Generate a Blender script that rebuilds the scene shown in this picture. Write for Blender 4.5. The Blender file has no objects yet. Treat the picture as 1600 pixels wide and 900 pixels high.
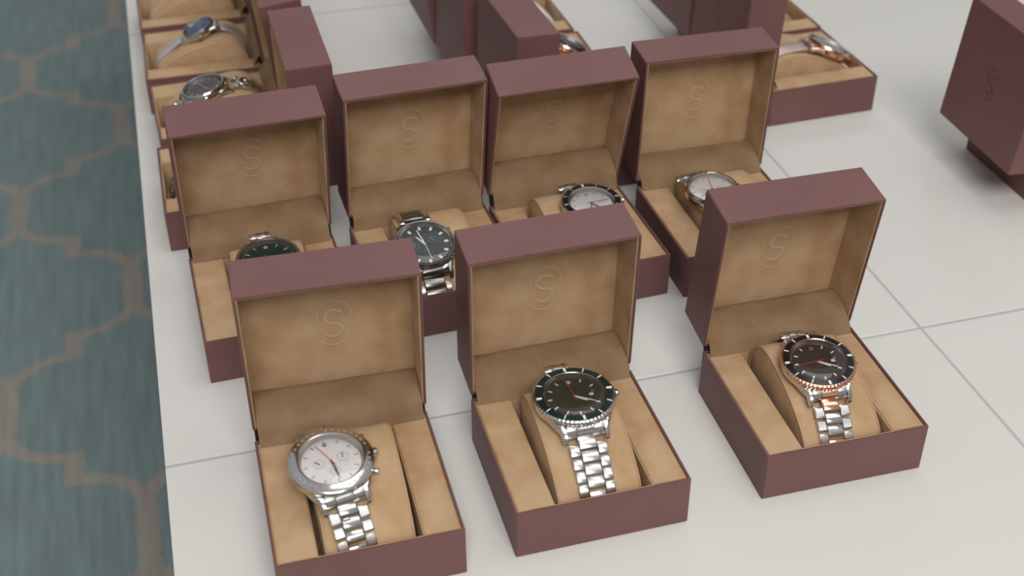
import bpy, bmesh, math, random
from mathutils import Matrix, Vector, Euler
C = bpy.context.scene
col = C.collection
PI = math.pi
random.seed(4)

# ------------------------------------------------------------------ camera, world, lights
PITCH, ROLL, CAMH, FPX = 0.6209817, -0.0083449, 0.5352255, 2042.95
cam_d = bpy.data.cameras.new('camera'); cam = bpy.data.objects.new('camera', cam_d); col.objects.link(cam)
cam_d.sensor_width = 36.0; cam_d.lens = FPX / 1600 * 36.0
cam_d.clip_start = 0.02; cam_d.clip_end = 60
fw = Vector((0, math.cos(PITCH), -math.sin(PITCH))); r0 = Vector((1, 0, 0)); u0 = r0.cross(fw)
rr = math.cos(ROLL) * r0 + math.sin(ROLL) * u0; uu = -math.sin(ROLL) * r0 + math.cos(ROLL) * u0
cam.matrix_world = Matrix(((rr.x, uu.x, -fw.x, 0), (rr.y, uu.y, -fw.y, 0), (rr.z, uu.z, -fw.z, CAMH), (0, 0, 0, 1)))
cam_d.dof.use_dof = True; cam_d.dof.focus_distance = 0.80; cam_d.dof.aperture_fstop = 8.0
C.camera = cam

world = bpy.data.worlds.new('world'); C.world = world; world.use_nodes = True
wn = world.node_tree; wn.nodes.clear()
wo = wn.nodes.new('ShaderNodeOutputWorld'); wb = wn.nodes.new('ShaderNodeBackground')
wt = wn.nodes.new('ShaderNodeTexCoord'); ws = wn.nodes.new('ShaderNodeSeparateXYZ'); wr = wn.nodes.new('ShaderNodeValToRGB')
wn.links.new(wt.outputs['Generated'], ws.inputs[0]); wn.links.new(ws.outputs['Z'], wr.inputs[0])
wr.color_ramp.elements[0].position = 0.0; wr.color_ramp.elements[0].color = (0.50, 0.48, 0.46, 1)
wr.color_ramp.elements[1].position = 0.75; wr.color_ramp.elements[1].color = (0.86, 0.88, 0.90, 1)
wn.links.new(wr.outputs[0], wb.inputs[0]); wb.inputs[1].default_value = 0.47
wn.links.new(wb.outputs[0], wo.inputs[0])

def area(name, loc, target, sx, sy, power, color=(1, 1, 1)):
    d = bpy.data.lights.new(name, 'AREA'); d.shape = 'RECTANGLE'; d.size = sx; d.size_y = sy; d.energy = power; d.color = color
    o = bpy.data.objects.new(name, d); col.objects.link(o); o.location = loc
    o.rotation_euler = (Vector(target) - Vector(loc)).to_track_quat('-Z', 'Y').to_euler()
    return o
area('ceiling_light', (0.65, 0.75, 2.9), (0.0, 0.75, 0), 1.7, 1.5, 18, (1, 0.985, 0.96))
area('front_light', (0.35, -1.4, 2.25), (0, 0.7, 0), 1.5, 1.0, 69, (1, 0.975, 0.94))
area('window_light', (0.05, 3.6, 2.55), (0, 0.7, 0), 0.55, 0.35, 8, (0.96, 0.98, 1))

C.view_settings.view_transform = 'Standard'; C.view_settings.look = 'None'
C.view_settings.exposure = -0.14; C.view_settings.gamma = 1.0; C.view_settings.use_curve_mapping = False

# ------------------------------------------------------------------ materials
def new_mat(name):
    m = bpy.data.materials.new(name); m.use_nodes = True
    nt = m.node_tree; b = nt.nodes['Principled BSDF']
    return m, nt, b
def N(nt, t, **k):
    n = nt.nodes.new(t)
    for a, v in k.items(): setattr(n, a, v)
    return n
def mth(nt, op, a, b=None, c=None):
    n = N(nt, 'ShaderNodeMath', operation=op)
    for i, v in enumerate((a, b, c)):
        if v is None: continue
        if isinstance(v, (int, float)): n.inputs[i].default_value = v
        else: nt.links.new(v, n.inputs[i])
    return n.outputs[0]
def noise_col(nt, b, c1, c2, scale, detail=3, lo=0.35, hi=0.65, coord='Object'):
    tc = N(nt, 'ShaderNodeTexCoord'); nz = N(nt, 'ShaderNodeTexNoise'); nz.inputs['Scale'].default_value = scale; nz.inputs['Detail'].default_value = detail
    rp = N(nt, 'ShaderNodeValToRGB'); rp.color_ramp.elements[0].position = lo; rp.color_ramp.elements[1].position = hi
    rp.color_ramp.elements[0].color = (*c1, 1); rp.color_ramp.elements[1].color = (*c2, 1)
    nt.links.new(tc.outputs[coord], nz.inputs['Vector']); nt.links.new(nz.outputs['Fac'], rp.inputs[0]); nt.links.new(rp.outputs[0], b.inputs['Base Color'])
    return tc
def bump(nt, b, tc, scale, strength, dist, detail=2, coord='Object'):
    nz = N(nt, 'ShaderNodeTexNoise'); nz.inputs['Scale'].default_value = scale; nz.inputs['Detail'].default_value = detail
    bp = N(nt, 'ShaderNodeBump'); bp.inputs['Strength'].default_value = strength; bp.inputs['Distance'].default_value = dist
    nt.links.new(tc.outputs[coord], nz.inputs['Vector']); nt.links.new(nz.outputs['Fac'], bp.inputs['Height']); nt.links.new(bp.outputs[0], b.inputs['Normal'])
def plain(name, c, rough=0.5, metal=0.0, var=0.025, scale=300, coat=0):
    m, nt, b = new_mat(name)
    noise_col(nt, b, tuple(x * (1 - var) for x in c), tuple(min(1, x * (1 + var)) for x in c), scale)
    b.inputs['Roughness'].default_value = rough; b.inputs['Metallic'].default_value = metal
    if coat: b.inputs['Coat Weight'].default_value = coat; b.inputs['Coat Roughness'].default_value = 0.05
    return m
def leather():
    m, nt, b = new_mat('maroon_leatherette')
    tc = noise_col(nt, b, (0.166, 0.077, 0.074), (0.185, 0.088, 0.083), 14)
    bump(nt, b, tc, 1800, 0.25, 0.0003)
    b.inputs['Roughness'].default_value = 0.50; b.inputs['Specular IOR Level'].default_value = 0.35
    return m
def suede(name, c1, c2, sheen=0.25):
    m, nt, b = new_mat(name)
    tc = noise_col(nt, b, c1, c2, 45, 5, 0.34, 0.62)
    bump(nt, b, tc, 900, 0.35, 0.0004, 4)
    b.inputs['Roughness'].default_value = 0.95; b.inputs['Specular IOR Level'].default_value = 0.15
    b.inputs['Sheen Weight'].default_value = sheen; b.inputs['Sheen Tint'].default_value = (1, 0.85, 0.65, 1)
    return m
M = {}
M['leather'] = leather()
M['suede'] = suede('tan_suede', (0.405, 0.252, 0.134), (0.500, 0.342, 0.205), 0.1)
M['suede_edge'] = plain('tan_piping', (0.50, 0.33, 0.19), 0.8)
M['emboss'] = plain('embossed_suede', (0.475, 0.33, 0.20), 0.9, 0, 0.03)
M['deboss'] = plain('debossed_leatherette', (0.085, 0.038, 0.042), 0.38)
M['hinge'] = plain('dark_hinge_cloth', (0.02, 0.014, 0.015), 0.7)
def metal(name, c, rough):
    m, nt, b = new_mat(name)
    tc = noise_col(nt, b, tuple(x * 0.93 for x in c), c, 500)
    b.inputs['Metallic'].default_value = 1; b.inputs['Roughness'].default_value = rough
    return m
M['steel'] = metal('polished_steel', (0.72, 0.71, 0.69), 0.15)
M['brushed'] = metal('brushed_steel', (0.64, 0.63, 0.61), 0.30)
M['rose'] = metal('rose_gold', (0.86, 0.52, 0.38), 0.20)
M['gunmetal'] = metal('grey_steel', (0.30, 0.29, 0.28), 0.28)
M['silvermesh'] = metal('silver_mesh', (0.86, 0.86, 0.88), 0.5)
M['pinkmesh'] = metal('pale_rose_mesh', (0.72, 0.58, 0.52), 0.45)
M['white_dial'] = plain('white_dial', (0.72, 0.69, 0.68), 0.4)
M['cream_dial'] = plain('silver_white_dial', (0.70, 0.66, 0.63), 0.4)
M['grey_ring'] = plain('grey_print', (0.35, 0.33, 0.33), 0.4)
M['olive_dial'] = plain('dark_olive_dial', (0.055, 0.052, 0.035), 0.3)
M['brown_dial'] = plain('dark_brown_dial', (0.052, 0.036, 0.030), 0.3)
M['green_dial'] = plain('dark_green_dial', (0.015, 0.050, 0.036), 0.3)
M['grey_dial'] = plain('dark_grey_dial', (0.065, 0.070, 0.070), 0.3)
M['blue_dial'] = plain('blue_dial', (0.15, 0.24, 0.40), 0.25)
M['mauve_dial'] = plain('mauve_grey_dial', (0.20, 0.15, 0.16), 0.3)
M['black_dial'] = plain('black_dial', (0.02, 0.022, 0.024), 0.3)
M['green_ceramic'] = plain('dark_green_ceramic', (0.009, 0.021, 0.019), 0.16)
M['black_ceramic'] = plain('black_ceramic', (0.012, 0.012, 0.014), 0.12)
M['white_mark'] = plain('white_lume', (0.85, 0.84, 0.80), 0.4)
M['dark_mark'] = plain('dark_print', (0.10, 0.09, 0.09), 0.4)
M['red'] = plain('red_hand', (0.65, 0.06, 0.035), 0.4)
M['blue'] = plain('blue_hand', (0.12, 0.32, 0.65), 0.3)
M['rose_mark'] = plain('rose_mark', (0.70, 0.28, 0.18), 0.35, 0.4)
M['black_strap'] = plain('black_leather_strap', (0.018, 0.017, 0.018), 0.5)
M['white_strap'] = plain('white_leather_strap', (0.75, 0.74, 0.73), 0.5)
def glass(name, alpha, rough=0.02):
    m, nt, b = new_mat(name)
    out = [n for n in nt.nodes if n.type == 'OUTPUT_MATERIAL'][0]
    tr = N(nt, 'ShaderNodeBsdfTransparent'); gl = N(nt, 'ShaderNodeBsdfGlossy'); mx = N(nt, 'ShaderNodeMixShader'); fr = N(nt, 'ShaderNodeFresnel')
    fr.inputs['IOR'].default_value = 1.5; gl.inputs['Roughness'].default_value = rough
    f = mth(nt, 'ADD', fr.outputs[0], alpha)
    nt.links.new(f, mx.inputs[0]); nt.links.new(tr.outputs[0], mx.inputs[1]); nt.links.new(gl.outputs[0], mx.inputs[2]); nt.links.new(mx.outputs[0], out.inputs[0])
    return m
M['crystal'] = glass('watch_crystal', 0.02)
M['film'] = glass('clear_plastic_film', 0.22, 0.15)

GA = 0.2628                                  # the table's own direction
def table_mat():
    m, nt, b = new_mat('white_gloss_panel')
    tc = N(nt, 'ShaderNodeTexCoord'); sp = N(nt, 'ShaderNodeSeparateXYZ'); nt.links.new(tc.outputs['Object'], sp.inputs[0])
    def seam(o, off, period):
        a = mth(nt, 'ADD', o, -off + period * 20.5); a = mth(nt, 'MODULO', a, period); a = mth(nt, 'SUBTRACT', a, period / 2); a = mth(nt, 'ABSOLUTE', a)
        return a
    d = mth(nt, 'MINIMUM', seam(sp.outputs['X'], 0.4465, 0.627), seam(sp.outputs['Y'], 0.603, 0.627))
    line = mth(nt, 'LESS_THAN', d, 0.0010)
    nz = N(nt, 'ShaderNodeTexNoise'); nz.inputs['Scale'].default_value = 5; nt.links.new(tc.outputs['Object'], nz.inputs['Vector'])
    rp = N(nt, 'ShaderNodeValToRGB'); rp.color_ramp.elements[0].color = (0.615, 0.60, 0.572, 1); rp.color_ramp.elements[1].color = (0.65, 0.636, 0.608, 1)
    nt.links.new(nz.outputs['Fac'], rp.inputs[0])
    mx = N(nt, 'ShaderNodeMix', data_type='RGBA'); mx.inputs['B'].default_value = (0.46, 0.445, 0.425, 1)
    nt.links.new(line, mx.inputs['Factor']); nt.links.new(rp.outputs[0], mx.inputs['A']); nt.links.new(mx.outputs['Result'], b.inputs['Base Color'])
    sm = N(nt, 'ShaderNodeMapRange'); sm.inputs['From Max'].default_value = 0.002; nt.links.new(d, sm.inputs['Value'])
    bp = N(nt, 'ShaderNodeBump'); bp.inputs['Strength'].default_value = 0.6; bp.inputs['Distance'].default_value = 0.0008
    nt.links.new(sm.outputs[0], bp.inputs['Height']); nt.links.new(bp.outputs[0], b.inputs['Normal'])
    b.inputs['Roughness'].default_value = 0.16; b.inputs['Specular IOR Level'].default_value = 0.45
    return m
def carpet_mat():
    m, nt, b = new_mat('teal_lattice_carpet')
    tc = N(nt, 'ShaderNodeTexCoord'); sp = N(nt, 'ShaderNodeSeparateXYZ'); nt.links.new(tc.outputs['Object'], sp.inputs[0])
    a, bb, w, j, y0 = 0.193, 0.2945, 0.0135, 0.026, 0.045
    # wobble
    nz = N(nt, 'ShaderNodeTexNoise'); nz.inputs['Scale'].default_value = 60; nt.links.new(tc.outputs['Object'], nz.inputs['Vector'])
    wob = mth(nt, 'MULTIPLY', mth(nt, 'SUBTRACT', nz.outputs['Fac'], 0.5), 0.008)
    def fold(o, off, half):
        x = mth(nt, 'ADD', o, -off + half * 2 * 40); x = mth(nt, 'MODULO', x, half * 2)
        x = mth(nt, 'SUBTRACT', x, half); x = mth(nt, 'ABSOLUTE', x); return mth(nt, 'SUBTRACT', half, x)
    u = fold(mth(nt, 'ADD', sp.outputs['X'], wob), -0.345, a)     # 0 at node column
    v = fold(mth(nt, 'ADD', sp.outputs['Y'], wob), 2.216, bb)
    far = mth(nt, 'GREATER_THAN', u, a / 2)
    def lerp(p, q, t): return mth(nt, 'ADD', mth(nt, 'MULTIPLY', p, mth(nt, 'SUBTRACT', 1.0, t)), mth(nt, 'MULTIPLY', q, t))
    u2 = lerp(u, mth(nt, 'SUBTRACT', a, u), far); v2 = lerp(v, mth(nt, 'SUBTRACT', bb, v), far)
    rx, ry = a / 2, bb / 2 - j - y0
    ex = mth(nt, 'DIVIDE', mth(nt, 'SUBTRACT', u2, a / 2), rx); ey = mth(nt, 'DIVIDE', mth(nt, 'SUBTRACT', v2, y0), ry)
    rad = mth(nt, 'SQRT', mth(nt, 'ADD', mth(nt, 'MULTIPLY', ex, ex), mth(nt, 'MULTIPLY', ey, ey)))
    dist = mth(nt, 'MULTIPLY', mth(nt, 'ABSOLUTE', mth(nt, 'SUBTRACT', rad, 1.0)), (rx + ry) / 2)
    arc = mth(nt, 'MULTIPLY', mth(nt, 'LESS_THAN', dist, w * 0.8), mth(nt, 'GREATER_THAN', v2, y0))
    bar = mth(nt, 'MULTIPLY', mth(nt, 'LESS_THAN', u2, w * 1.2), mth(nt, 'LESS_THAN', v2, y0 + 0.001))
    jog = mth(nt, 'MULTIPLY', mth(nt, 'LESS_THAN', mth(nt, 'ABSOLUTE', mth(nt, 'SUBTRACT', u2, a / 2)), w * 1.0),
              mth(nt, 'LESS_THAN', mth(nt, 'ABSOLUTE', mth(nt, 'SUBTRACT', v2, bb / 2)), j + w * 0.7))
    mask = mth(nt, 'MAXIMUM', mth(nt, 'MAXIMUM', arc, bar), jog)
    mp = N(nt, 'ShaderNodeMapping'); mp.inputs['Scale'].default_value = (90, 8, 1); nt.links.new(tc.outputs['Object'], mp.inputs[0])
    n2 = N(nt, 'ShaderNodeTexNoise'); n2.inputs['Scale'].default_value = 1.0; n2.inputs['Detail'].default_value = 5; nt.links.new(mp.outputs[0], n2.inputs['Vector'])
    r1 = N(nt, 'ShaderNodeValToRGB'); r1.color_ramp.elements[0].position = .3; r1.color_ramp.elements[1].position = .7
    r1.color_ramp.elements[0].color = (0.19, 0.245, 0.245, 1); r1.color_ramp.elements[1].color = (0.25, 0.325, 0.33, 1)
    r2 = N(nt, 'ShaderNodeValToRGB'); r2.color_ramp.elements[0].position = .3; r2.color_ramp.elements[1].position = .7
    r2.color_ramp.elements[0].color = (0.305, 0.275, 0.245, 1); r2.color_ramp.elements[1].color = (0.38, 0.342, 0.305, 1)
    nt.links.new(n2.outputs['Fac'], r1.inputs[0]); nt.links.new(n2.outputs['Fac'], r2.inputs[0])
    mx = N(nt, 'ShaderNodeMix', data_type='RGBA'); nt.links.new(mask, mx.inputs['Factor']); nt.links.new(r1.outputs[0], mx.inputs['A']); nt.links.new(r2.outputs[0], mx.inputs['B'])
    nt.links.new(mx.outputs['Result'], b.inputs['Base Color'])
    bump(nt, b, tc, 400, 0.5, 0.003); b.inputs['Roughness'].default_value = 1.0; b.inputs['Specular IOR Level'].default_value = 0.1
    return m
M['table'] = table_mat(); M['carpet'] = carpet_mat()

# ------------------------------------------------------------------ mesh helpers
def link_mesh(name, bm, mat, parent=None, smooth=False, angle=40):
    me = bpy.data.meshes.new(name)
    bmesh.ops.recalc_face_normals(bm, faces=bm.faces[:])
    bm.to_mesh(me); bm.free()
    for m in (mat if isinstance(mat, (list, tuple)) else [mat]): me.materials.append(m)
    if smooth:
        for p in me.polygons: p.use_smooth = True
        me.set_sharp_from_angle(angle=math.radians(angle))
    o = bpy.data.objects.new(name, me); col.objects.link(o)
    if parent: o.parent = parent
    return o
def thing(name, label, cat, loc=(0, 0, 0), rotz=0, group=None):
    o = bpy.data.objects.new(name, None); col.objects.link(o); o.location = loc; o.rotation_euler = (0, 0, rotz)
    o.empty_display_size = 0.02
    o['label'] = label; o['category'] = cat
    if group: o['group'] = group
    return o
def box(bm, x0, x1, y0, y1, z0, z1, bev=0.0, seg=2, T=None):
    b2 = bmesh.new()
    v = [b2.verts.new((x, y, z)) for x in (x0, x1) for y in (y0, y1) for z in (z0, z1)]
    for f in ((0, 1, 3, 2), (4, 6, 7, 5), (0, 4, 5, 1), (2, 3, 7, 6), (0, 2, 6, 4), (1, 5, 7, 3)): b2.faces.new([v[i] for i in f])
    bmesh.ops.recalc_face_normals(b2, faces=b2.faces[:])
    if bev: bmesh.ops.bevel(b2, geom=b2.edges[:] + b2.verts[:], offset=bev, segments=seg, affect='EDGES', profile=0.6)
    if T is not None: b2.transform(T)
    merge(bm, b2)
def merge(bm, b2):
    mp = {}
    for v in b2.verts: mp[v] = bm.verts.new(v.co)
    for f in b2.faces:
        try: bm.faces.new([mp[v] for v in f.verts])
        except ValueError: pass
    b2.free()
def lathe(bm, prof, n=64, T=None, mod=None):
    """prof: list of (r,z); closes at axis when r==0"""
    rings = []
    for k, (r, z) in enumerate(prof):
        if r < 1e-9: rings.append([bm.verts.new((0, 0, z))])
        else:
            ring = []
            for i in range(n):
                q = r + (mod(k, i) if mod else 0); a = 2 * PI * i / n
                ring.append(bm.verts.new((q * math.cos(a), q * math.sin(a), z)))
            rings.append(ring)
    new = [v for r_ in rings for v in r_]
    for a, b in zip(rings, rings[1:]):
        for i in range(n):
            j = (i + 1) % n
            if len(a) == 1 and len(b) == 1: continue
            if len(a) == 1: bm.faces.new((a[0], b[i], b[j]))
            elif len(b) == 1: bm.faces.new((a[i], a[j], b[0]))
            else: bm.faces.new((a[i], a[j], b[j], b[i]))
    if T is not None:
        for v in new: v.co = T @ v.co
def open_box(bm, w, d, h, t, floor_t):
    """box open at the top with wall t: outer w x d x h, base at z=0"""
    def ring(hw, hd, z): return [bm.verts.new(p) for p in ((-hw, -hd, z), (hw, -hd, z), (hw, hd, z), (-hw, hd, z))]
    a = ring(w / 2, d / 2, 0); b = ring(w / 2, d / 2, h); c = ring(w / 2 - t, d / 2 - t, h); e = ring(w / 2 - t, d / 2 - t, floor_t)
    bm.faces.new(a[::-1]); bm.faces.new(e)
    for p, q in ((a, b), (b, c), (c, e)):
        for i in range(4):
            j = (i + 1) % 4; bm.faces.new((p[i], p[j], q[j], q[i]))
def ribbon(bm, pts, w, h, z0, closed=False):
    """flat raised stroke along pts (2D) with width w, from z0 to z0+h, soft shoulders"""
    n = len(pts); prev = None; first = None
    for i in range(n):
        p = Vector(pts[i]); a = Vector(pts[max(0, i - 1)]); b = Vector(pts[min(n - 1, i + 1)])
        t = (b - a).normalized(); nn = Vector((-t.y, t.x))
        k = 1.0 if 0 < i < n - 1 else 0.4
        sec = [(-w / 2 * k, z0), (-w / 4 * k, z0 + h), (w / 4 * k, z0 + h), (w / 2 * k, z0)]
        row = [bm.verts.new((p.x + nn.x * s, p.y + nn.y * s, z)) for s, z in sec]
        if prev:
            for q in range(3): bm.faces.new((prev[q], prev[q + 1], row[q + 1], row[q]))
            bm.faces.new((prev[3], prev[0], row[0], row[3]))
        else: first = row; bm.faces.new(row[::-1])
        prev = row
    bm.faces.new(prev)
def arc(cx, cy, r, a0, a1, n=24): return [(cx + r * math.cos(math.radians(a0 + (a1 - a0) * i / n)), cy + r * math.sin(math.radians(a0 + (a1 - a0) * i / n))) for i in range(n + 1)]
def emblem_bm(h):
    bm = bmesh.new()
    ribbon(bm, arc(0.0005, 0.0058, 0.0088, 215, -25, 30), 0.0011, h, 0)          # outer upper arc
    ribbon(bm, arc(-0.0005, -0.0062, 0.0088, 35, -205 + 60, 30), 0.0011, h, 0)   # outer lower arc
    s = arc(0.0005, 0.0040, 0.0046, 25, 180, 16) + arc(0.0, 0.0040, 0.0044, 190, 262, 8) + arc(0.0, -0.0048, 0.0044, 82, -10, 8) + arc(-0.0005, -0.0046, 0.0048, -20, -160, 16)
    ribbon(bm, s, 0.0019, h * 1.1, 0)
    return bm

# ------------------------------------------------------------------ the setting
bm = bmesh.new(); box(bm, -7, 7, -6, 9, -0.06, 0)
floor = link_mesh('floor', bm, M['carpet']); floor.location = (0, 0, -0.75); floor.rotation_euler = (0, 0, GA); floor['kind'] = 'structure'

table = thing('display_table', 'white glossy panelled display table the watch boxes stand on', 'table', (0, 0, -0.75), GA)
bm = bmesh.new(); box(bm, -0.0515, 1.66, 0.30, 2.90, -0.035, 0, 0.0012, 2)
top = link_mesh('tabletop', bm, M['table'], table, True); top.location = (0, 0, 0.75)
M['leg'] = plain('white_lacquer', (0.72, 0.71, 0.69), 0.35)
for sx, sy in ((0.03, 0.40), (1.58, 0.40), (0.03, 2.82), (1.58, 2.82)):
    bm = bmesh.new(); box(bm, -0.03, 0.03, -0.03, 0.03, 0, 0.715, 0.003, 2)
    lg = link_mesh('leg', bm, M['leg'], table, True); lg.location = (sx, sy, 0)

# ------------------------------------------------------------------ watch boxes
W, D, HB, HL, GZ = 0.1, 0.09877, 0.03294, 0.0324, 0.00525
TZ = HB - 0.0009                             # tray surface
WX0, WX1, WY0, WY1 = -0.0272, 0.0282, -0.0468, 0.0432   # the well in the tray
def shell_bm(h):
    bm = bmesh.new(); open_box(bm, W, D, h, 0.0014, 0.002)
    eds = [e for e in bm.edges if all(abs(abs(v.co.x) - W / 2) < 1e-6 and abs(abs(v.co.y) - D / 2) < 1e-6 for v in e.verts) or all(v.co.z < 1e-6 for v in e.verts) or all(abs(v.co.z - h) < 1e-6 for v in e.verts)]
    bmesh.ops.bevel(bm, geom=eds, offset=0.00045, segments=2, affect='EDGES')
    return bm
def tray_bm():
    """suede covered insert: top sheet with a rectangular well"""
    bm = bmesh.new(); X, Y = W / 2 - 0.0015, D / 2 - 0.0015
    o = [(-X, -Y), (X, -Y), (X, Y), (-X, Y)]; i_ = [(WX0, WY0), (WX1, WY0), (WX1, WY1), (WX0, WY1)]
    def ring(ps, z): return [bm.verts.new((x, y, z)) for x, y in ps]
    ob, ot, it, ib = ring(o, 0.0022), ring(o, TZ), ring(i_, TZ), ring(i_, 0.0045)
    for p, q in ((ob, ot), (ot, it), (it, ib)):
        for k in range(4):
            j = (k + 1) % 4; bm.faces.new((p[k], p[j], q[j], q[k]))
    bm.faces.new(ib); bm.faces.new(ob[::-1])
    eds = [e for e in bm.edges if all(abs(v.co.z - TZ) < 1e-6 for v in e.verts) and (all(v in it for v in e.verts) or all(v in ot for v in e.verts))]
    bmesh.ops.bevel(bm, geom=eds, offset=0.0009, segments=3, affect='EDGES')
    return bm
def lid_bm():
    # lid in its own frame: x across, z up from the hinge (u), y backwards (v)
    bm = shell_bm(HL)                        # opening at +z
    R = Matrix(((1, 0, 0, 0), (0, 0, -1, HL), (0, 1, 0, D / 2), (0, 0, 0, 1)))   # z -> -y
    bm.transform(R); return bm
def lining_bm():
    bm = bmesh.new(); t = 0.0009; open_box(bm, W - 2 * 0.00145, D - 2 * 0.00145, HL - 0.0026, t, 0.0014)
    eds = [e for e in bm.edges if all(abs(v.co.z - (HL - 0.0026)) < 1e-6 for v in e.verts)]
    bmesh.ops.bevel(bm, geom=eds, offset=0.0004, segments=2, affect='EDGES')
    R = Matrix(((1, 0, 0, 0), (0, 0, -1, HL - 0.0020), (0, 1, 0, D / 2), (0, 0, 0, 1)))
    bm.transform(R); return bm
ME = {}
def shared(key, fn, mat, name, parent, smooth=True):
    if key not in ME:
        o = link_mesh(name, fn(), mat, parent, smooth); ME[key] = o; return o
    o = ME[key].copy(); col.objects.link(o); o.name = name; o.parent = parent; return o
def lid_matrix(th, ro, ly, dz):
    U = Vector((0, -math.cos(th), math.sin(th))); V = Vector((0, math.sin(th), math.cos(th)))
    B = Matrix(((1, V.x, U.x), (0, V.y, U.y), (0, V.z, U.z)))
    c, s = math.cos(ro), math.sin(ro)
    Rr = Matrix(((c, 0, -s), (0, 1, 0), (s, 0, c)))
    Rz = Matrix.Rotation(ly, 3, 'Z')
    m = (Rz @ B @ Rr).to_4x4(); m.translation = Vector((0, D / 2, HB + GZ + dz)); return m
def watch_box(x, y, yaw, th, ro, ly, dz, label, group):
    t = thing('watch_box', label, 'box', (x, y, 0), yaw, group)
    shared('base', lambda: shell_bm(HB), M['leather'], 'base', t)
    shared('tray', tray_bm, M['suede'], 'tray', t)
    LM = lid_matrix(th, ro, ly, dz)
    lid = shared('lid', lid_bm, M['leather'], 'lid', t); lid.matrix_local = LM
    ln = shared('lining', lining_bm, M['suede'], 'lid_lining', lid); ln.matrix_local = Matrix()
    em = shared('emb', lambda: emblem_bm(0.00018), M['emboss'], 'embossed_emblem', lid)
    em.matrix_local = Matrix(((1.1, 0, 0, 0.003), (0, 0, -1, HL - 0.00345), (0, 1.1, 0, 0.0470), (0, 0, 0, 1)))
    eo = shared('embo', lambda: emblem_bm(0.00015), M['deboss'], 'debossed_emblem', lid)
    eo.matrix_local = Matrix(((-0.8, 0, 0, 0), (0, 0, 0.8, HL - 0.00002), (0, 0.8, 0, D / 2), (0, 0, 0, 1)))
    # suede flap bridging from the lid's inside to the tray
    bm = bmesh.new(); rows = []; hw = W / 2 - 0.0028; K = 16; J = 12
    for k in range(K + 1):
        s = k / K; row = []
        for q in range(J + 1):
            xx = -hw + 2 * hw * q / J
            P4 = [LM @ Vector((xx, HL - 0.0040, 0.0034)), LM @ Vector((xx, HL * 0.66, 0.0088)), LM @ Vector((xx, HL * 0.30, 0.0080)), LM @ Vector((xx, -0.001, 0.0042)), Vector((xx, D / 2 - 0.0068, TZ + 0.0006))]
            P4 = [P4[0] * 2 - P4[1]] + P4 + [P4[-1] * 2 - P4[-2] + Vector((0, -0.002, 0))]
            fs = min(s * 4, 3.9999); i0 = int(fs); tt = fs - i0; a0, a1, a2, a3 = P4[i0:i0 + 4]
            p = 0.5 * ((2 * a1) + (-a0 + a2) * tt + (2 * a0 - 5 * a1 + 4 * a2 - a3) * tt * tt + (-a0 + 3 * a1 - 3 * a2 + a3) * tt ** 3)
            p.z += 0.0002 * math.sin(q * 1.7 + k * 0.9)
            row.append(bm.verts.new(p))
        rows.append(row)
    for a, b in zip(rows, rows[1:]):
        for q in range(J): bm.faces.new((a[q], a[q + 1], b[q + 1], b[q]))
    ex = bmesh.ops.solidify(bm, geom=bm.faces[:], thickness=-0.0008)
    link_mesh('hinge_flap', bm, M['suede'], t, True, 60)
    # outside hinge strip
    bm = bmesh.new(); rows = []
    for k in range(7):
        s = k / 6; row = []
        for xx in (-W / 2 + 0.0008, W / 2 - 0.0008):
            A = LM @ Vector((xx, 0.0025, 0.0016)); B_ = Vector((xx, D / 2 - 0.0012, HB - 0.002)); mid = (A + B_) / 2 + Vector((0, 0.0008, 0))
            row.append(bm.verts.new(A * (1 - s) ** 2 + 2 * mid * s * (1 - s) + B_ * s * s))
        rows.append(row)
    for a, b in zip(rows, rows[1:]): bm.faces.new((a[0], a[1], b[1], b[0]))
    bmesh.ops.solidify(bm, geom=bm.faces[:], thickness=0.0008)
    link_mesh('hinge', bm, M['hinge'], t, True, 60)
    return t

# ------------------------------------------------------------------ cushion
PROF = [(-0.036, 0.0088), (-0.0395, 0.012), (-0.041, 0.018), (-0.0387, 0.0253), (-0.033, 0.0310), (-0.024, 0.0366), (-0.012, 0.0418), (0.0, 0.0453), (0.011, 0.0475),
        (0.021, 0.0480), (0.030, 0.0455), (0.0368, 0.0390), (0.0403, 0.029), (0.0405, 0.018), (0.0385, 0.011), (0.035, 0.0088)]
def catmull(P, n=6, closed=True):
    out = []; L = len(P)
    for i in range(L if closed else L - 1):
        p0, p1, p2, p3 = (Vector(P[(i + k) % L]) for k in (-1, 0, 1, 2))
        for k in range(n):
            t = k / n
            out.append(0.5 * ((2 * p1) + (-p0 + p2) * t + (2 * p0 - 5 * p1 + 4 * p2 - p3) * t * t + (-p0 + 3 * p1 - 3 * p2 + p3) * t ** 3))
    return out
SM = catmull(PROF, 6)
def top_z(y):
    best = None
    for a, b in zip(SM, SM[1:]):
        if a.y > 0.0275 or True:
            if min(a.x, b.x) <= y <= max(a.x, b.x):
                z = a.y + (b.y - a.y) * (y - a.x) / ((b.x - a.x) or 1e-9)
                if best is None or z > best: best = z
    return best
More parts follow.
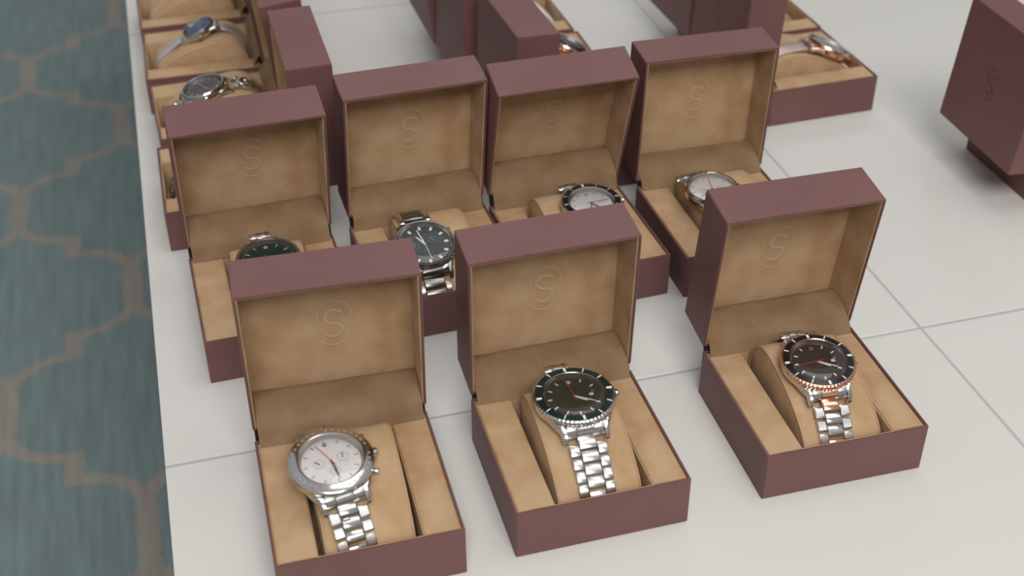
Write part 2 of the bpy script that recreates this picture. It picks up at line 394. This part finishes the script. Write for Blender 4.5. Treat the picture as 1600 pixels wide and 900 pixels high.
def cushion_bm():
    bm = bmesh.new(); hw = 0.0240; c = Vector((0, 0.026))
    secs = [(-1.0, 0.72), (-1.0, 0.90), (-0.985, 0.965), (-0.95, 0.992), (-0.90, 1.0), (-0.4, 1.0), (0, 1.0), (0.4, 1.0), (0.90, 1.0), (0.95, 0.992), (0.985, 0.965), (1.0, 0.90), (1.0, 0.72)]
    rings = []
    for sx, k in secs:
        x = hw * sx + (0.0008 * (1 if sx > 0 else -1) if k < 0.8 else 0)
        rings.append([bm.verts.new((x, c.x + (p.x - c.x) * k, max(0.0052, c.y + (p.y - c.y) * k))) for p in SM])
    n = len(SM)
    for a, b in zip(rings, rings[1:]):
        for i in range(n):
            j = (i + 1) % n; bm.faces.new((a[i], a[j], b[j], b[i]))
    for ring, s in ((rings[0], -1), (rings[-1], 1)):
        cv = bm.verts.new((s * (hw + 0.0012), 0.0, 0.026))
        for i in range(n): bm.faces.new((ring[i], ring[(i + 1) % n], cv))
    return bm
def piping_bm():
    bm = bmesh.new(); n = len(SM); c = Vector((0, 0.026))
    for s in (-1, 1):
        rings = []
        for i in range(n):
            p = c + (SM[i] - c) * 0.985
            t = (SM[(i + 1) % n] - SM[i - 1]).normalized(); nn = Vector((t.y, -t.x))
            rings.append([bm.verts.new((s * 0.0237 + 0.00045 * math.cos(a), p.x + nn.x * 0.00045 * math.sin(a), max(0.0052, p.y + nn.y * 0.00045 * math.sin(a)))) for a in [2 * PI * q / 6 for q in range(6)]])
        for i in range(n):
            a, b = rings[i], rings[(i + 1) % n]
            for q in range(6): bm.faces.new((a[q], a[(q + 1) % 6], b[(q + 1) % 6], b[q]))
    return bm
def cushion(frame, label, dx=0.0, group='suede watch cushions in the boxes'):
    x, y, yaw = frame[:3]
    c, s = math.cos(yaw), math.sin(yaw)
    t = thing('watch_cushion', label, 'cushion', (x + c * dx, y + s * dx, 0.0), yaw, group)
    shared('cush', cushion_bm, M['suede'], 'pad', t)
    shared('pipe', piping_bm, M['suede_edge'], 'seam', t)
    return t

# ------------------------------------------------------------------ watches
def link_shape(bm, w, pitch, th, T, x0=0.0, bulge=0.0):
    """one rounded link: across x with width w, along y with length pitch, thickness th"""
    L = pitch / 2; H = th / 2
    sec = [(-L, -H * .6), (-L, H * .35), (-L * .72, H * .85), (0, H + bulge), (L * .72, H * .85), (L, H * .35), (L, -H * .6), (L * .7, -H), (-L * .7, -H)]
    rows = []
    for xx, k in ((-w / 2, 0.8), (-w / 2 + 0.0004, 1.0), (w / 2 - 0.0004, 1.0), (w / 2, 0.8)):
        rows.append([bm.verts.new(T @ Vector((x0 + xx, a, b * k))) for a, b in sec])
    n = len(sec)
    for a, b in zip(rows, rows[1:]):
        for i in range(n): bm.faces.new((a[i], a[(i + 1) % n], b[(i + 1) % n], b[i]))
    bm.faces.new(rows[0][::-1]); bm.faces.new(rows[-1])

def wrist_watch(frame, S):
    """frame: box x,y,yaw. S: style dictionary"""
    bx, by, byaw = frame[:3]
    x0, y0 = S['at']; R = S['r']; tilt = S.get('tilt', 0.10); psi = S.get('psi', 0.0)
    z0 = top_z(y0) + S.get('lift', 0.0002)
    c, s = math.cos(byaw), math.sin(byaw)
    t = thing('wristwatch', S['label'], 'watch', (bx + c * x0 - s * y0, by + s * x0 + c * y0, z0), byaw + psi, S.get('group'))
    TM = Matrix.Rotation(tilt, 4, 'X')
    H = S.get('h', 0.0100)                   # case height
    cm = M[S['case']]; bw = S.get('bw', 0.0035)  # bezel ring width
    def part(name, bm, mat, parent=t, smooth=True, ang=35): 
        bm.transform(TM); return link_mesh(name, bm, mat, parent, smooth, ang)
    # case: round middle with four lugs
    bm = bmesh.new(); rc = R * 0.965
    lathe(bm, [(0, 0), (rc * 0.80, 0), (rc * 0.93, H * 0.14), (rc, H * 0.32), (rc, H * 0.62), (rc * 0.97, H * 0.70), (0, H * 0.70)], 64)
    part('case', bm, cm)
    lw = S.get('bwid', 0.021) / 2 + 0.0002
    case = [o for o in bpy.data.objects if o.parent == t][0]
    for sx in (-1, 1):
        for sy in (-1, 1):
            bm = bmesh.new()
            pr = [(R * 0.50, R * 0.80, H * 0.62, H * 0.16), (R * 0.72, R * 0.72, H * 0.62, H * 0.12), (R * 0.92, max(R * 0.60, lw + 0.0026), H * 0.54, H * 0.04), (R * 1.08, lw + 0.0027, H * 0.38, -H * 0.10), (R * 1.18, lw + 0.0022, H * 0.16, -H * 0.20), (R * 1.20, lw + 0.0018, -H * 0.02, -H * 0.18)]
            rows = []
            for yy, xo, zt_, zb_ in pr:
                xi = lw; xo = max(xo, xi + 0.0016); ch = min(0.0009, (xo - xi) * 0.35)
                rows.append([bm.verts.new((sx * a, sy * yy, z)) for a, z in ((xi, zb_), (xo, zb_ + ch), (xo, zt_ - ch), (xo - ch, zt_), (xi, zt_))])
            for a, b in zip(rows, rows[1:]):
                for q in range(5): bm.faces.new((a[q], a[(q + 1) % 5], b[(q + 1) % 5], b[q]))
            bm.faces.new(rows[0]); bm.faces.new(rows[-1][::-1])
            part('lug', bm, cm, case)
    # bezel
    zb = H * 0.66; ri = R - bw; zt = H
    kind = S.get('bezel', 'plain')
    bm = bmesh.new()
    if kind == 'coin':
        n = 240
        mod = lambda k, i: (0.0 if k not in (2, 3) else (0.00035 if (i // 2) % 2 else -0.0004))
        lathe(bm, [(ri - 0.0002, zb - 0.0006), (R * 0.97, zb), (R, zb + 0.0006), (R, zt - 0.0011), (R - 0.0010, zt - 0.0004), (ri + 0.0004, zt + 0.0001), (ri - 0.0002, zt - 0.0004), (ri - 0.0002, zb - 0.0006)], n, mod=mod)
        part('bezel', bm, M[S.get('bezel_mat', S['case'])], ang=25)
        bez = [o for o in bpy.data.objects if o.parent == t][-1]
        bm = bmesh.new(); lathe(bm, [(R - 0.0012, zt - 0.0008), (R - 0.0012, zt - 0.00015), (ri + 0.0008, zt + 0.00035), (ri + 0.0004, zt + 0.00005), (R - 0.0012, zt - 0.0008)], 96)
        part('bezel_insert', bm, M[S['insert']])
        bi = [o for o in bpy.data.objects if o.parent == t][-1]
        rm = (R - 0.0012 + ri + 0.0008) / 2; lw_ = (R - ri - 0.002) * 0.42
        for k in range(12):
            bm = bmesh.new(); a = PI / 2 - k * PI / 6
            Tk = Matrix.Rotation(a, 4, 'Z') @ Matrix.Translation((rm, 0, zt + 0.0002))
            box(bm, -lw_, lw_, -0.00030 if k % 3 else -0.0007, 0.00030 if k % 3 else 0.0007, -0.0003, 0.00022, 0, 1, Tk)
            part('bezel_marker', bm, M[S.get('marker', 'white_mark')] if k else M['white_mark'], bi)
    elif kind == 'tachy':
        lathe(bm, [(ri - 0.0002, zb - 0.0006), (R * 0.97, zb), (R, zb + 0.0006), (R, zt - 0.0012), (R - 0.0006, zt - 0.0006), (ri + 0.0006, zt + 0.0004), (ri - 0.0002, zt), (ri - 0.0002, zb - 0.0006)], 96)
        part('bezel', bm, cm)
        bez = [o for o in bpy.data.objects if o.parent == t][-1]
        rm = (R + ri) / 2 + 0.0001
        for k in range(36):
            if k % 9 == 0: continue
            bm = bmesh.new(); a = k * PI / 18
            Tk = Matrix.Rotation(a, 4, 'Z') @ Matrix.Translation((rm, 0, zt - 0.00015)) @ Matrix.Rotation(0.25, 4, 'Y')
            box(bm, -0.0007, 0.0007, -0.00022, 0.00022, -0.0003, 0.00022, 0, 1, Tk); box(bm, -0.0005, 0.0005, 0.0006, 0.0009, -0.0003, 0.00022, 0, 1, Tk)
            part('engraved_mark', bm, M['grey_ring'], bez)
    else:
        lathe(bm, [(ri - 0.0002, zb - 0.0006), (R * 0.97, zb), (R * 0.995, zb + 0.0008), (R * 0.985, zt - 0.0012), (R - bw * 0.45, zt - 0.0001), (ri + 0.0003, zt - 0.0002), (ri - 0.0002, zt - 0.0007), (ri - 0.0002, zb - 0.0006)], 96)
        part('bezel', bm, M[S.get('bezel_mat', S['case'])])
    # rehaut (inner flange) and dial
    dz = H * 0.74; rd = ri - 0.0014
    bm = bmesh.new(); lathe(bm, [(ri - 0.0001, zt - 0.0008), (rd, dz + 0.0002), (rd - 0.0002, dz), (ri, dz - 0.0004), (ri - 0.0001, zt - 0.0008)], 96)
    part('inner_ring', bm, M['brushed'])
    bm = bmesh.new(); lathe(bm, [(0, dz - 0.0006), (rd + 0.0002, dz - 0.0006), (rd + 0.0002, dz), (0, dz)], 96)
    dial = part('dial', bm, M[S['dial']])
    mk = M[S.get('marker', 'white_mark')]
    mlen = S.get('mlen', 0.0022); mwid = S.get('mwid', 0.0008)
    subs = S.get('subs', [])
    for k in range(12):
        if k in S.get('skip', ()): continue
        a = PI / 2 - k * PI / 6; bm = bmesh.new()
        Tk = Matrix.Rotation(a, 4, 'Z') @ Matrix.Translation((rd - 0.0011 - mlen / 2, 0, dz))
        box(bm, -mlen / 2, mlen / 2, -mwid / 2, mwid / 2, 0, 0.00035, 0, 1, Tk)
        part('hour_marker', bm, mk, dial)
    # minute track
    if S.get('track'):
        bm = bmesh.new()
        for k in range(60):
            a = k * PI / 30; Tk = Matrix.Rotation(a, 4, 'Z') @ Matrix.Translation((rd - 0.0005, 0, dz))
            box(bm, -0.0004, 0.0004, -0.00008, 0.00008, 0, 0.00008, 0, 1, Tk)
        part('minute_track', bm, M[S['track']], dial)
    for (sx, sy, sr, hm, ha) in subs:
        bm = bmesh.new(); Ts = Matrix.Translation((sx, sy, dz))
        lathe(bm, [(sr, 0), (sr, 0.0002), (sr * 0.90, 0.0002), (sr * 0.88, 0.00005), (0, 0.00005)], 40, Ts)
        sd = part('subdial', bm, M[S.get('sub_mat', S['dial'])], dial)
        bm = bmesh.new()
        for q in range(12):
            box(bm, sr * 0.70, sr * 0.84, -0.00016, 0.00016, 0.0001, 0.0002, 0, 1, Ts @ Matrix.Rotation(q * PI / 6, 4, 'Z'))
        box(bm, -sr * 0.25, sr * 0.72, -0.00028, 0.00028, 0.0002, 0.00035, 0, 1, Ts @ Matrix.Rotation(ha, 4, 'Z'))
        part('subdial_hand', bm, M[hm], dial)
    if S.get('emblem'):
        bm = bmesh.new(); yy = rd - mlen - 0.0016
        lathe(bm, [(0.0013, 0), (0.0013, 0.0003), (0.0009, 0.0003), (0.0009, 0)], 24, Matrix.Translation((0, yy, dz)))
        b2 = bmesh.new(); s2 = arc(0, 0.0003, 0.0003, 20, 260, 8) + arc(0, -0.0003, 0.0003, 80, -160, 8)
        ribbon(b2, s2, 0.00022, 0.0003, 0); b2.transform(Matrix.Translation((0, yy, dz))); merge(bm, b2)
        part('dial_emblem', bm, M[S['emblem']], dial)
    if S.get('date'):
        dx = rd * 0.62; bm = bmesh.new(); box(bm, dx - 0.0013, dx + 0.0013, -0.001, 0.001, dz, dz + 0.0003, 0.0001, 1)
        part('date_window', bm, M['white_dial'], dial)
    # hands
    def hand(name, ang, L, w, mat, z, tail=0.0, taper=0.4):
        bm = bmesh.new(); a = math.radians(90 - ang)
        v = [(-tail, -w / 2), (L * 0.8, -w / 2), (L, -w / 2 * taper), (L, w / 2 * taper), (L * 0.8, w / 2), (-tail, w / 2)]
        lo = [bm.verts.new((p[0], p[1], z)) for p in v]; hi = [bm.verts.new((p[0], p[1], z + 0.00018)) for p in v]
        bm.faces.new(lo[::-1]); bm.faces.new(hi)
        for i in range(6): bm.faces.new((lo[i], lo[(i + 1) % 6], hi[(i + 1) % 6], hi[i]))
        bm.transform(Matrix.Rotation(a, 4, 'Z')); lathe(bm, [(0.0006, z - 0.0002), (0.0006, z + 0.0002), (0, z + 0.0002)], 16)
        part(name, bm, M[mat])
    hm_, mm_, sm_ = S.get('hands', (125, 118, 0)); hmat = S.get('hand_mat', 'white_mark'); smat = S.get('sec_mat', 'red')
    hand('hour_hand', hm_, rd * 0.52, 0.0009, hmat, dz + 0.0005)
    hand('minute_hand', mm_, rd * 0.80, 0.0007, hmat, dz + 0.0008)
    hand('second_hand', sm_, rd * 0.86, 0.00035, smat, dz + 0.0011, tail=rd * 0.25, taper=1)
    # crystal
    bm = bmesh.new(); rg = ri - 0.0001
    lathe(bm, [(rg, zt - 0.0006), (rg, zt + 0.0002), (rg * 0.97, zt + 0.0005), (rg * 0.6, zt + 0.0008), (0, zt + 0.0009)], 64)
    part('crystal', bm, M['crystal'])
    if S.get('date'):
        bm = bmesh.new(); lathe(bm, [(0.0022, 0), (0.0019, 0.0005), (0.001, 0.0008), (0, 0.0009)], 24, Matrix.Translation((rd * 0.62, 0, zt + 0.0006)))
        part('date_magnifier', bm, M['crystal'])
    # crown and pushers
    zc = H * 0.48
    def knob(name, ang, rad, L, gap):
        bm = bmesh.new(); Tk = Matrix.Rotation(math.radians(ang), 4, 'Z') @ Matrix.Translation((rc - 0.0004, 0, zc)) @ Matrix.Rotation(PI / 2, 4, 'Y')
        mod = (lambda k, i: 0.00015 if (i % 2 and k in (2, 3)) else 0)
        lathe(bm, [(0, 0), (rad * 0.5, 0), (rad, gap), (rad, gap + L * 0.8), (rad * 0.8, gap + L), (0, gap + L)], 24, Tk, mod if name == 'crown' else None)
        part(name, bm, M[S.get('crown_mat', S['case'])])
    knob('crown', 0, S.get('cr', 0.0026), 0.0028, 0.0010)
    for a in S.get('pushers', ()): knob('pusher', a, 0.0016, 0.0024, 0.0016)
    # strap or bracelet round the cushion
    P = SM; n = len(P)
    # arc-length path starting at front lug, travelling forward/down, round underneath and back up to the rear lug
    pts = [(p.x - y0, p.y - z0) for p in P]         # SM runs from the bottom front, up, over the top and round: reverse it
    pts = [Vector(p) for p in pts][::-1]
    k0 = min(range(n), key=lambda i: (pts[i] - Vector((-R * 1.07, top_z(max(-0.0405, y0 - R * 1.07)) - z0))).length)
    path = [pts[(k0 + i) % n] for i in range(n)]
    k1 = min(range(n), key=lambda i: (path[i] - Vector((R * 1.07, top_z(min(0.040, y0 + R * 1.07)) - z0))).length)
    path = path[:k1 + 1]
    acc = [0.0]
    for a, b in zip(path, path[1:]): acc.append(acc[-1] + (b - a).length)
    tot = acc[-1]
    th = S.get('th', 0.0026)
    def at(sv):
        sv = min(max(sv, 0), tot - 1e-7)
        i = max(k for k in range(len(acc)) if acc[k] <= sv); i = min(i, len(path) - 2)
        f = (sv - acc[i]) / max(1e-9, acc[i + 1] - acc[i])
        p = path[i].lerp(path[i + 1], f); tg = (path[i + 1] - path[i]).normalized()
        nn = Vector((tg.y, -tg.x))
        # outward normal: away from the cushion's centre
        if nn.dot(p - Vector((-y0, 0.026 - z0))) < 0: nn = -nn
        e = 0.0024 * math.exp(-(sv / 0.009) ** 2) + 0.0024 * math.exp(-((tot - sv) / 0.010) ** 2)
        return p + nn * (th / 2 + 0.0005 + e), tg, nn
    def frame_at(sv):
        p, tg, nn = at(sv)
        return Matrix(((1, 0, 0, 0), (0, tg.x, nn.x, p.x), (0, tg.y, nn.y, p.y), (0, 0, 0, 1)))
    bwid = S.get('bwid', 0.021)
    if S['band'] in ('links', 'jubilee'):
        pitch0 = S.get('pitch', 0.0070); cnt = int(tot / pitch0); pitch = tot / cnt
        bo = bmesh.new(); bc = bmesh.new(); alt = bmesh.new()
        for k in range(cnt):
            sv = (k + 0.5) * pitch; fr = min(sv, tot - sv) / tot * 2; w = bwid * (1.0 - 0.16 * fr)
            cw = w * S.get('cw', 0.46); ow = (w - cw) / 2 - 0.00025
            T_ = frame_at(sv)
            for sx in (-1, 1): link_shape(bo, ow, pitch * 0.95, th, T_, sx * (w / 2 - ow / 2))
            T2 = frame_at(max(0.0, sv - pitch / 2))
            tgt = alt if (S.get('alt') and k % S['alt'] == 0) else bc
            link_shape(tgt, cw, pitch * 0.95, th * 1.06, T2, 0, 0.0001)
        br = link_mesh('bracelet', bo, M[S['band_mat']], t, True, 30)
        ce = link_mesh('centre_links', bc, M[S.get('centre_mat', S['band_mat'])], br, True, 30)
        if S.get('alt'):
            al = link_mesh('accent_links', alt, M[S['alt_mat']], br, True, 30); al['label'] = 'rose gold links down the middle of the bracelet'
        else: alt.free()
    else:
        bm = bmesh.new(); prev = None; K = 90
        for k in range(K + 1):
            sv = tot * k / K; fr = min(sv, tot - sv) / tot * 2; w = bwid * (1.0 - 0.18 * fr); T_ = frame_at(sv)
            rib = (0.00012 if k % 2 else 0) if S['band'] == 'mesh' else 0
            sec = [(-w / 2, -th / 2), (-w / 2, th / 4), (-w / 2 + 0.0006, th / 2 + rib), (w / 2 - 0.0006, th / 2 + rib), (w / 2, th / 4), (w / 2, -th / 2)]
            row = [bm.verts.new(T_ @ Vector((a, 0, b))) for a, b in sec]
            if prev:
                for q in range(6): bm.faces.new((prev[q], prev[(q + 1) % 6], row[(q + 1) % 6], row[q]))
            else: bm.faces.new(row)
            prev = row
        bm.faces.new(prev[::-1])
        link_mesh('strap', bm, M[S['band_mat']], t, True, 50)
    # end pieces between lugs
    for sy in (-1, 1):
        cwd = lw * S.get('cw', 0.46)
        for nm, xa, xb, up, mt in (('end_piece', -lw + 0.0003, -cwd - 0.0002, 0.0, S['band_mat']), ('end_piece', cwd + 0.0002, lw - 0.0003, 0.0, S['band_mat']), ('centre_end_piece', -cwd, cwd, 0.0004, S.get('end_mat', S['band_mat']))):
            bm = bmesh.new(); rows = []
            for yy, zt_, zb_ in ((R * 0.80, H * 0.60, H * 0.2), (R * 0.95, H * 0.585, H * 0.1), (R * 1.02 + up, H * 0.48, H * 0.02), (R * 1.055 + up, H * 0.30, -H * 0.05), (R * 1.06 + up, H * 0.05, -H * 0.08)):
                rows.append([bm.verts.new((a, sy * yy, z)) for a, z in ((xa, zb_), (xb, zb_), (xb, zt_), ((xa + xb) / 2 + (xb - xa) * 0.3, zt_ + up + 0.0002), ((xa + xb) / 2 - (xb - xa) * 0.3, zt_ + up + 0.0002), (xa, zt_))])
            for a, b in zip(rows, rows[1:]):
                for q in range(6): bm.faces.new((a[q], a[(q + 1) % 6], b[(q + 1) % 6], b[q]))
            bm.faces.new(rows[0]); bm.faces.new(rows[-1][::-1])
            part(nm, bm, M[mt], case)
    if S.get('film'):
        fx, fy, fz = S['film']; bm = bmesh.new(); rows = []
        for k in range(9):
            a = -0.2 + k * 0.42; rr_ = 0.0032
            rows.append([bm.verts.new((fx + (q - 3) * 0.0024 + 0.0004 * math.sin(k * 2 + q), fy - math.cos(a) * rr_ + 0.0004 * math.sin(q * 3 + k), fz + math.sin(a) * rr_ * 0.8 + 0.0005 * math.cos(q * 2.3 + k * 1.3))) for q in range(7)])
        for a, b in zip(rows, rows[1:]):
            for q in range(6): bm.faces.new((a[q], a[q + 1], b[q + 1], b[q]))
        bmesh.ops.solidify(bm, geom=bm.faces[:], thickness=0.0001)
        part('protective_film', bm, M['film'])
    return t

# ------------------------------------------------------------------ placement
FR = {
 'A': (-0.08637, 0.51974, 0.25683, 1.48661, -0.00378, -0.03118, 0.00047),
 'B': (0.03631, 0.5557, 0.26532, 1.4872, 0.00997, 0.00446, -0.00191),
 'C': (0.17797, 0.5982, 0.25168, 1.43813, -0.01168, 0.01273, -0.00229),
 'D': (-0.15922, 0.70729, 0.2901, 1.35841, -0.0065, 0.01463, 0.00227),
 'E': (-0.05242, 0.74646, 0.30871, 1.44056, -0.01421, 0.01466, 0.00154),
 'F': (0.04618, 0.77204, 0.30687, 1.26552, -0.00589, -0.02408, 0.00234),
 'G': (0.15401, 0.79604, 0.27509, 1.51422, -0.00895, -0.02356, -0.00242),
 'L4': (-0.2155, 0.8588, -1.3043, 1.5573, -0.0241, 0.006, -0.0021),
 'L3': (-0.2440, 0.9685, -1.2697, 1.4769, -0.035, -0.0064, -0.0022),
 'L2': (-0.2753, 1.0713, -1.3222, 1.48, 0, 0, 0),
 'L1': (-0.3052, 1.1763, -1.2955, 1.48, 0, 0, 0),
 'K': (0.0652, 0.9305, 1.8764, 1.5354, -0.0045, -0.001, 0.0004),
 'K2': (0.0270, 1.0428, 1.8355, 1.5571, -0.0083, 0.02, -0.0009),
 'K3': (-0.0028, 1.1424, 1.8543, 1.66, -0.006, -0.004, 0),
 'H': (0.2513, 1.0418, 1.8617, 1.5234, 0.0006, 0.0036, 0),
 'H2': (0.2232, 1.1420, 1.8546, 1.62, 0, 0, 0),
 'M': (0.4350, 0.9048, 1.8301, 1.4877, 0.014, -0.005, -0.0039),
}
fg = 'open watch boxes facing the camera'
BL = {
 'A': ('open maroon watch box at the front left, holding the steel chronograph with a white dial', fg),
 'B': ('open maroon watch box in the middle of the front row, holding the green-bezel watch', fg),
 'C': ('open maroon watch box at the right of the front row, holding the two-tone watch', fg),
 'D': ('open maroon watch box at the left end of the second row, dark green dial inside', fg),
 'E': ('open maroon watch box in the second row with the dark grey chronograph in it', fg),
 'F': ('open maroon watch box in the second row with the black-bezel white-dial watch', fg),
 'G': ('open maroon watch box at the right end of the second row, plain steel watch inside', fg),
 'L4': ('maroon watch box turned left, directly behind the left end of the second row', 'watch boxes turned left along the table edge'),
 'L3': ('maroon watch box turned left, holding the steel watch with a mauve grey dial', 'watch boxes turned left along the table edge'),
 'L2': ('maroon watch box turned left, holding the small blue-dial watch', 'watch boxes turned left along the table edge'),
 'L1': ('tan-lined maroon box at the top left edge of the photo, only its cushion showing', 'watch boxes turned left along the table edge'),
 'K': ('maroon watch box turned right, its lid nearest behind the middle of the second row', 'watch boxes turned right in the back middle row'),
 'K2': ('maroon watch box turned right, holding the black-dial rose gold watch', 'watch boxes turned right in the back middle row'),
 'K3': ('maroon watch box turned right, farthest in the back middle row, white strap watch inside', 'watch boxes turned right in the back middle row'),
 'H': ('maroon watch box turned right, holding the rose gold watch on a pale mesh strap', 'watch boxes turned right in the back right row'),
 'H2': ('maroon watch box behind the pale mesh strap watch, cut by the top of the photo', 'watch boxes turned right in the back right row'),
 'M': ('lone maroon watch box at the right edge of the photo, emblem stamped on its lid', 'watch boxes turned right in the back right row'),
}
for k, f in FR.items(): watch_box(*f, *BL[k])
CL = {
 'A': 'tan suede cushion under the white chronograph in the front left box',
 'B': 'tan suede cushion under the green-bezel watch in the front middle box',
 'C': 'tan suede cushion under the two-tone rose gold watch',
 'D': 'tan suede cushion in the left box of the second row, under the dark green dial',
 'E': 'tan suede cushion under the dark grey chronograph',
 'F': 'tan suede cushion under the black-bezel white-dial watch',
 'G': 'tan suede cushion under the plain steel white-dial watch in the second row',
 'L4': 'tan suede cushion in the left-facing box right behind the second row',
 'L3': 'tan suede cushion under the mauve grey dial by the table edge',
 'L2': 'tan suede cushion under the small blue-dial watch',
 'L1': 'bare tan suede cushion at the very top left of the photo',
 'K2': 'tan suede cushion under the black-dial rose gold watch',
 'K3': 'tan suede cushion under the white strap watch at the top of the photo',
 'H': 'tan suede cushion under the rose gold watch with pale mesh strap',
 'H2': 'tan suede cushion in the back right box cut by the top of the photo',
}
for k, lb in CL.items(): cushion(FR[k], lb, 0.0010 if k != 'C' else 0.0022)

chrono = [(-0.0068, 0.0004, 0.0036, 'dark_mark', 2.2), (0.0068, 0.0014, 0.0036, 'dark_mark', 1.4), (0.0002, -0.0068, 0.0036, 'dark_mark', -1.3)]
gw = 'wristwatches in the open boxes'
WATCHES = [
 ('A', dict(label='steel chronograph with white dial, red hands and engraved steel bezel, front left box', at=(-0.0120, 0.0000), r=0.0232, psi=0.15, tilt=0.12, case='steel', bezel='tachy', bw=0.0056,
   dial='white_dial', marker='grey_ring', mwid=0.0006, subs=chrono, hands=(172, 176, -22), hand_mat='dark_mark', sec_mat='red', pushers=(32, -32), track='grey_ring', emblem='dark_mark',
   band='links', band_mat='brushed', centre_mat='steel', bwid=0.0215)),
 ('B', dict(label='steel diver watch with dark green bezel, olive dial and red second hand, front middle box', at=(0.0008, 0.0098), r=0.0235, psi=-0.03, tilt=0.03, case='steel', bezel='coin', bw=0.0057, insert='green_ceramic',
   dial='olive_dial', hands=(128, 122, -8), sec_mat='red', date=True, skip=(0, 3), emblem='white_mark', band='links', band_mat='brushed', centre_mat='brushed', bwid=0.0215, mlen=0.0025, film=(-0.003, 0.0275, 0.005))),
 ('C', dict(label='two-tone steel and rose gold diver watch with black bezel and brown dial, front right box', at=(0.0006, -0.0005), r=0.0218, psi=-0.08, tilt=0.12, case='steel', bezel='coin', bezel_mat='rose', bw=0.0052, insert='black_ceramic',
   dial='brown_dial', hands=(125, 120, -98), sec_mat='red', date=True, skip=(0, 3), emblem='rose_mark', band='links', band_mat='brushed', centre_mat='steel', bwid=0.0205, alt=3, alt_mat='rose', end_mat='rose', crown_mat='rose', film=(-0.006, 0.0265, 0.004))),
 ('D', dict(label='steel watch with dark green dial, half hidden in the left box of the second row', at=(0.0002, 0.0020), r=0.0215, tilt=0.06, case='brushed', bezel='plain', bw=0.0030, dial='green_dial', hands=(200, 160, 150),
   track='white_mark', emblem='white_mark', skip=(0,), band='links', band_mat='brushed', film=(-0.002, 0.0255, 0.007), mlen=0.003, mwid=0.0005)),
 ('E', dict(label='dark grey chronograph with blue sub-dial hands and grey centre links, second row', at=(-0.0105, -0.0120), r=0.0212, tilt=0.26, case='gunmetal', bezel='plain', bw=0.0024, dial='grey_dial', hands=(-28, -10, 175), sec_mat='white_mark',
   mwid=0.0016, mlen=0.0028, subs=[(-0.0068, 0.0, 0.0038, 'blue', 1.7), (0.0066, 0.003, 0.0038, 'blue', 2.0), (0.0008, -0.0068, 0.0038, 'blue', 1.5)], pushers=(32, -32), crown_mat='steel', band='links', band_mat='steel', centre_mat='gunmetal', end_mat='gunmetal', cw=0.62, bwid=0.022)),
 ('F', dict(label='white-dial watch with black bezel and date window, second row', at=(0.0100, 0.0000), r=0.0213, tilt=0.06, case='steel', bezel='coin', bw=0.0052, insert='black_ceramic', dial='white_dial', marker='grey_ring', mwid=0.0005, hands=(150, 200, 90), date=True, skip=(0, 3),
   emblem='grey_ring', hand_mat='dark_mark', band='links', band_mat='brushed', film=(-0.008, 0.0255, 0.005))),
 ('G', dict(label='plain polished steel watch with white dial and thin bezel, right box of the second row', at=(-0.0125, 0.0000), r=0.0195, tilt=0.08, case='steel', bezel='plain', bw=0.0022, dial='cream_dial', marker='grey_ring', mwid=0.0004, mlen=0.0018, hands=(200, 240, 12),
   hand_mat='steel', sec_mat='red', subs=[(-0.0064, 0, 0.003, 'grey_ring', 1), (0.0064, 0, 0.003, 'grey_ring', 2)], film=(-0.012, 0.019, 0.006), band='links', band_mat='steel', bwid=0.018, psi=0.05)),
 ('L4', dict(label='steel bracelet watch in the left-facing box right behind the second row', at=(0.0, -0.004), r=0.019, tilt=0.2, case='steel', dial='white_dial', marker='grey_ring', bw=0.003, band='links', band_mat='steel', bwid=0.020)),
 ('L3', dict(label='steel watch with a mauve grey dial by the table edge', at=(0.0060, -0.0060), r=0.0185, tilt=0.22, case='steel', dial='mauve_dial', bw=0.0025, hands=(60, 250, 10), sec_mat='steel', band='links', band_mat='steel', bwid=0.018)),
 ('L2', dict(label='small steel watch with blue dial on a silver mesh strap, near the table edge', at=(-0.0010, 0.0030), r=0.0150, h=0.0085, tilt=0.36, lift=0.001, case='steel', dial='blue_dial', bw=0.0016, mlen=0.0012, mwid=0.0004, hands=(300, 60, 10), sec_mat='steel', band='mesh', band_mat='silvermesh', th=0.0014, bwid=0.0135, cr=0.002)),
 ('K2', dict(label='rose gold watch with black dial and black strap, back middle row', at=(-0.0020, -0.0205), r=0.0180, tilt=0.42, lift=0.0012, case='rose', dial='black_dial', marker='rose_mark', bw=0.002, hands=(300, 60, 10), sec_mat='rose_mark', band='strap', band_mat='black_strap', bwid=0.018)),
 ('K3', dict(label='white-dial watch on a white strap, farthest in the back middle row', at=(-0.0060, -0.0060), r=0.0165, tilt=0.3, lift=0.001, case='steel', dial='white_dial', marker='grey_ring', bw=0.002, band='strap', band_mat='white_strap', bwid=0.017)),
 ('H', dict(label='rose gold watch with pale grey dial on a pale mesh strap, back right row', at=(-0.0090, -0.0195), r=0.0195, h=0.009, tilt=0.42, lift=0.0012, case='rose', dial='cream_dial', marker='rose_mark', bw=0.0018, mwid=0.0004, hands=(300, 60, 10), sec_mat='rose_mark', band='mesh', band_mat='pinkmesh', th=0.0014, bwid=0.0165)),
]
for k, S in WATCHES:
    S['group'] = gw
    wrist_watch(FR[k], S)
